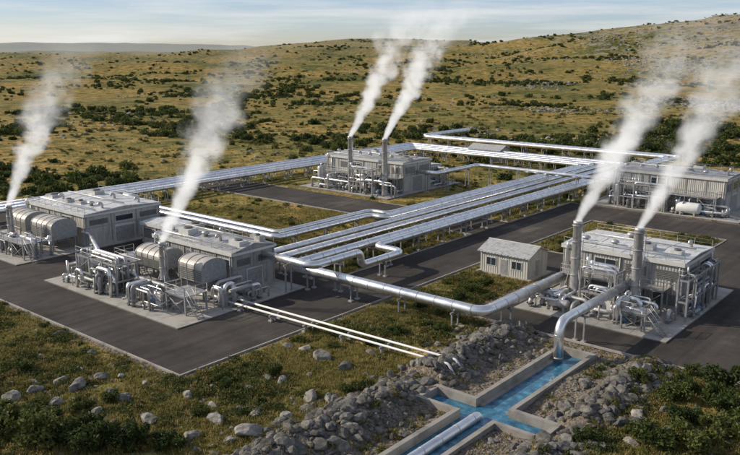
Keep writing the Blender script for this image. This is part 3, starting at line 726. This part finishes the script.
lowb=[bush_mesh(20+i,300,1.0,.8,.18) for i in range(4)]
heath=[bush_mesh(40+i,230,1.0,.55,.14,'heather') for i in range(5)]+[bush_mesh(50+i,260,1.0,.6,.13,'leaf') for i in range(3)]
tufts=[tuft_mesh(i) for i in range(6)]
rocks=[rock_mesh(i) for i in range(6)]; drocks=[rock_mesh(20+i,'rock_dark',2) for i in range(6)]; frocks=[rock_mesh(40+i,'rock_far',2) for i in range(5)]
rnd=random.Random(11)
def free(a,b,mg=.3):
    if pdist(a,b)<mg: return False
    if in_ch(a,b,.8): return False
    if rdist(a,b,HUT)<.7: return False
    return True
pts=[]
def wedge(ymin,ymax,pw=1.0):
    Y=ymin+(ymax-ymin)*rnd.random()**pw; X=rnd.uniform(-.52,.52)*Y+rnd.uniform(-6,6); return X,Y
while len(pts)<38000:
    X,Y=wedge(50,150,.8); a,b=PINV(X,Y)
    if not free(a,b,.15): continue
    if gravel(a,b)>.4 and rnd.random()<.93: continue
    n_=nz(X,Y,.12,3)
    if rnd.random()>.5+n_: continue
    pts.append((X,Y,height(X,Y),rnd.uniform(.45,1.2),rnd.uniform(0,6.28),0))
scatter("grass",tcoll("grass_tpl",tufts),pts,6)
pts=[]
while len(pts)<10000:
    X,Y=wedge(50,125,.9) if len(pts)<6000 else wedge(120,420,1.2); a,b=PINV(X,Y)
    if not free(a,b,.4) or (gravel(a,b)>.4 and rnd.random()<.93): continue
    n_=nz(X+50,Y,.09,4)
    if n_<rnd.uniform(-.2,.32): continue
    pts.append((X,Y,height(X,Y)-.03,rnd.choice([.2,.28,.35,.45,.7])*rnd.uniform(.8,1.2)*(1+max(0,Y-100)/300),rnd.uniform(0,6.28),0))
scatter("heather_patches",tcoll("heather_tpl",heath),pts,8)
pts=[]
tries=0
while len(pts)<8500 and tries<400000:
    tries+=1
    X,Y=wedge(120,1900,1.8); a,b=PINV(X,Y)
    if not free(a,b,2.5): continue
    if rdist(a,b,(75,212,30,155))==0 and (b<66 or rnd.random()<.85): continue
    n_=nz(X-30,Y*.6,.016,4)+.4*nz(X,Y,.1,2)
    if n_<rnd.uniform(0,.5): continue
    s=rnd.choice([.6,.8,1.0,1.4,2.0])*rnd.uniform(.8,1.2)*(1+Y/2500)
    pts.append((X,Y,height(X,Y)-.15,s,rnd.uniform(0,6.28),0))
scatter("distant_shrubs",tcoll("shrub_tpl",lowb),pts,4)
pts=[]
while len(pts)<2700:
    a=rnd.uniform(30,73.5); 
    if rnd.random()<.62: b=rnd.gauss(39.9,1.8)
    else: b=rnd.gauss(24.8,1.8)
    if in_ch(a,b,.7) or pdist(a,b)<.3 : continue
    X,Y=P(a,b); pts.append((X,Y,height(X,Y)+.02,rnd.choice([.25,.35,.45,.6,.85,1.3])*rnd.uniform(.7,1.2),rnd.uniform(0,6.28),rnd.uniform(-.5,.5)))
scatter("rubble_rocks",tcoll("rubble_tpl",drocks),pts,6)
pts=[]
while len(pts)<4200:
    if rnd.random()<.45: a=rnd.uniform(30,73); b=rnd.uniform(26,38); s=rnd.uniform(.08,.28)
    else:
        X,Y=wedge(50,95); a,b=PINV(X,Y); s=rnd.choice([.12,.2,.3,.5])*rnd.uniform(.8,1.3)
        if nz(X,Y,.08,3)<-.02: continue
    if not free(a,b,.3): continue
    X,Y=P(a,b); pts.append((X,Y,height(X,Y),s,rnd.uniform(0,6.28),rnd.uniform(-.3,.3)))
scatter("loose_stones",tcoll("stone_tpl",frocks),pts,5)
pts=[]; tries=0
while len(pts)<3000 and tries<200000:
    tries+=1; X,Y=wedge(200,1200,1.3); a,b=PINV(X,Y)
    if not free(a,b,6) or rdist(a,b,(75,212,60,155))==0: continue
    w=.06+.94*sstep(.05,.38,X/Y)
    if rnd.random()>w or nz(X+200,Y*.6,.014,4)<rnd.uniform(0.05,.4): continue
    pts.append((X,Y,height(X,Y)-.1,rnd.uniform(.6,1.9)*(1+Y/800),rnd.uniform(0,6.28),rnd.uniform(-.3,.3)))
scatter("hillside_rocks",tcoll("hillrock_tpl",frocks),pts,5)
BL=[(-4.7,73.2,2.0),(-2.4,70.7,1.7),(-6.6,75.4,1.4),(-12.6,59.4,1.6),(-18.1,59.4,1.6),(-26.5,66.3,1.7),(-19.5,56.6,1.7),(-9.4,57.2,1.9),(-16.1,64.2,1.3),(-5.2,64.2,1.6),(-3.6,63.8,1.2),
 (-28.5,67.5,1.5),(-30,65.5,1.3),(-25,68.5,1.3),(-31.5,64,1.5),(23.5,56.9,1.6),(22.3,60.3,1.4),(28.6,58.5,1.3),(19.7,67,1.2),(25,61.5,1.0),(-23,61,1.3),(-14,56.5,1.4),(-1.5,57.5,1.2),(-7,60.5,1.2),(2.5,75,1.0),(-11,66,1.0),(-20.5,66.8,1.0),(-21.5,63.5,1.4),(-27.3,63.0,1.2),(-11,61.5,1.1)]
for i in range(50):
    while True:
        X,Y=wedge(52,82); a,b=PINV(X,Y)
        if free(a,b,1.5) and gravel(a,b)<.3: break
    BL.append((X,Y,rnd.uniform(.5,1.2)))
for x,y,s in BL:
    a,b=PINV(x,y)
    if not free(a,b,.6): continue
    o=bpy.data.objects.new("boulder",rocks[rnd.randrange(6)]); bpy.context.scene.collection.objects.link(o)
    o.location=(x,y,height(x,y)+s*.1); o.scale=(s*rnd.uniform(.9,1.2),s,s*rnd.uniform(.8,1.15)); o.rotation_euler=(rnd.uniform(-.2,.2),rnd.uniform(-.2,.2),rnd.uniform(0,6.28))
BB=[(-27,59,1.7),(-23,57,2.0),(-29.5,57.5,2.2),(-18.5,55.5,1.8),(-31,61,1.2),(-26,55.8,2.0),(-20.8,54.8,1.7),(-24.8,61.5,1.0),(-15.5,55,1.3),(27,64,1.6),(29.5,61.5,2.0),(32,66,1.8),(21.5,55.5,1.6),(17,56.5,1.0),(24.5,66.5,1.2),(31,58.5,2.0),(27.5,56.5,1.9),(25.8,59,1.5),(24.3,55.2,1.6),(28.3,66,1.3),(34,63,1.8),(30.5,69,1.2),
 (3,79.5,1.0),(7.5,80.5,.9),(11,92,1.0),(13,95,1.1),(6,88,.8),(15,98,1.0),(8,86,.7),(-9,69,1.0),(-14,68.5,.8),(-33,70,1.0),(33,70.5,1.1),(36,72,1.3),(20,71.5,.7)]
for i in range(70):
    while True:
        X,Y=wedge(56,140,.8); a,b=PINV(X,Y)
        if free(a,b,1.2) and gravel(a,b)<.3: break
    BB.append((X,Y,rnd.uniform(.4,.95)))
for x,y,s in BB:
    a,b=PINV(x,y)
    if not free(a,b,.8): continue
    o=bpy.data.objects.new("bush",bushes[rnd.randrange(5)]); bpy.context.scene.collection.objects.link(o)
    o.location=(x,y,height(x,y)-.05); o.scale=(s*rnd.uniform(.85,1.2),s*rnd.uniform(.85,1.2),s*rnd.uniform(.75,1.1)); o.rotation_euler=(0,0,rnd.uniform(0,6.28))

# ------------------------------------------------------------------ sky, sun, camera
sd=Vector((-.94,.22,0)).normalized(); el=math.radians(28)
sund=Vector((sd.x*math.cos(el),sd.y*math.cos(el),math.sin(el)))
w=bpy.data.worlds.new("World"); bpy.context.scene.world=w; w.use_nodes=True; nt=w.node_tree; L=nt.links
bg=nt.nodes["Background"]; sk=nt.nodes.new("ShaderNodeTexSky"); sk.sky_type='NISHITA'; sk.sun_disc=False; sk.sun_elevation=el; sk.sun_rotation=math.atan2(sd.x,sd.y); sk.altitude=300; sk.dust_density=.6; sk.air_density=1.0; sk.ozone_density=2.0
tint=nt.nodes.new("ShaderNodeMix"); tint.data_type='RGBA'; tint.blend_type='MULTIPLY'; tint.inputs[0].default_value=1; L.new(sk.outputs[0],tint.inputs[6]); tint.inputs[7].default_value=(.96,.98,1.10,1)
tc=nt.nodes.new("ShaderNodeTexCoord")
spz=nt.nodes.new("ShaderNodeSeparateXYZ"); L.new(tc.outputs["Generated"],spz.inputs[0])
rz=ramp(nt,[(0.0,(0,0,0)),(.055,(.7,.7,.7)),(.16,(.6,.6,.6)),(.5,(0,0,0))]); L.new(spz.outputs[2],rz.inputs[0])
bl=nt.nodes.new("ShaderNodeMix"); bl.data_type='RGBA'; L.new(rz.outputs[0],bl.inputs[0]); L.new(tint.outputs[2],bl.inputs[6]); bl.inputs[7].default_value=(3.9,5.1,6.5,1)
mp=nt.nodes.new("ShaderNodeMapping"); mp.inputs["Scale"].default_value=(1.6,1.6,24); L.new(tc.outputs["Generated"],mp.inputs[0])
no=nt.nodes.new("ShaderNodeTexNoise"); no.inputs["Scale"].default_value=1.6; no.inputs["Detail"].default_value=8; no.inputs["Roughness"].default_value=.6; L.new(mp.outputs[0],no.inputs["Vector"])
rp=nt.nodes.new("ShaderNodeValToRGB"); rp.color_ramp.elements[0].position=.44; rp.color_ramp.elements[1].position=.68; rp.color_ramp.elements[1].color=(.85,.85,.85,1); L.new(no.outputs["Fac"],rp.inputs[0])
mx=nt.nodes.new("ShaderNodeMix"); mx.data_type='RGBA'; L.new(rp.outputs[0],mx.inputs[0]); L.new(bl.outputs[2],mx.inputs[6]); mx.inputs[7].default_value=(7.6,7.55,7.4,1)
L.new(mx.outputs[2],bg.inputs[0]); bg.inputs[1].default_value=.112
s=bpy.data.lights.new("sun",'SUN'); s.energy=5.0; s.angle=math.radians(.5); s.color=(1,.89,.73)
so=bpy.data.objects.new("sun",s); bpy.context.scene.collection.objects.link(so); so.rotation_euler=(-sund).to_track_quat('-Z','Y').to_euler()
cam=bpy.data.cameras.new("camera"); co=bpy.data.objects.new("camera",cam); bpy.context.scene.collection.objects.link(co)
co.location=(0,0,30); co.rotation_euler=(math.radians(90-12.79),0,0); cam.lens=38.2; cam.clip_end=25000
sc=bpy.context.scene; sc.camera=co
sc.view_settings.view_transform='Standard'; sc.view_settings.look='None'; sc.view_settings.exposure=0
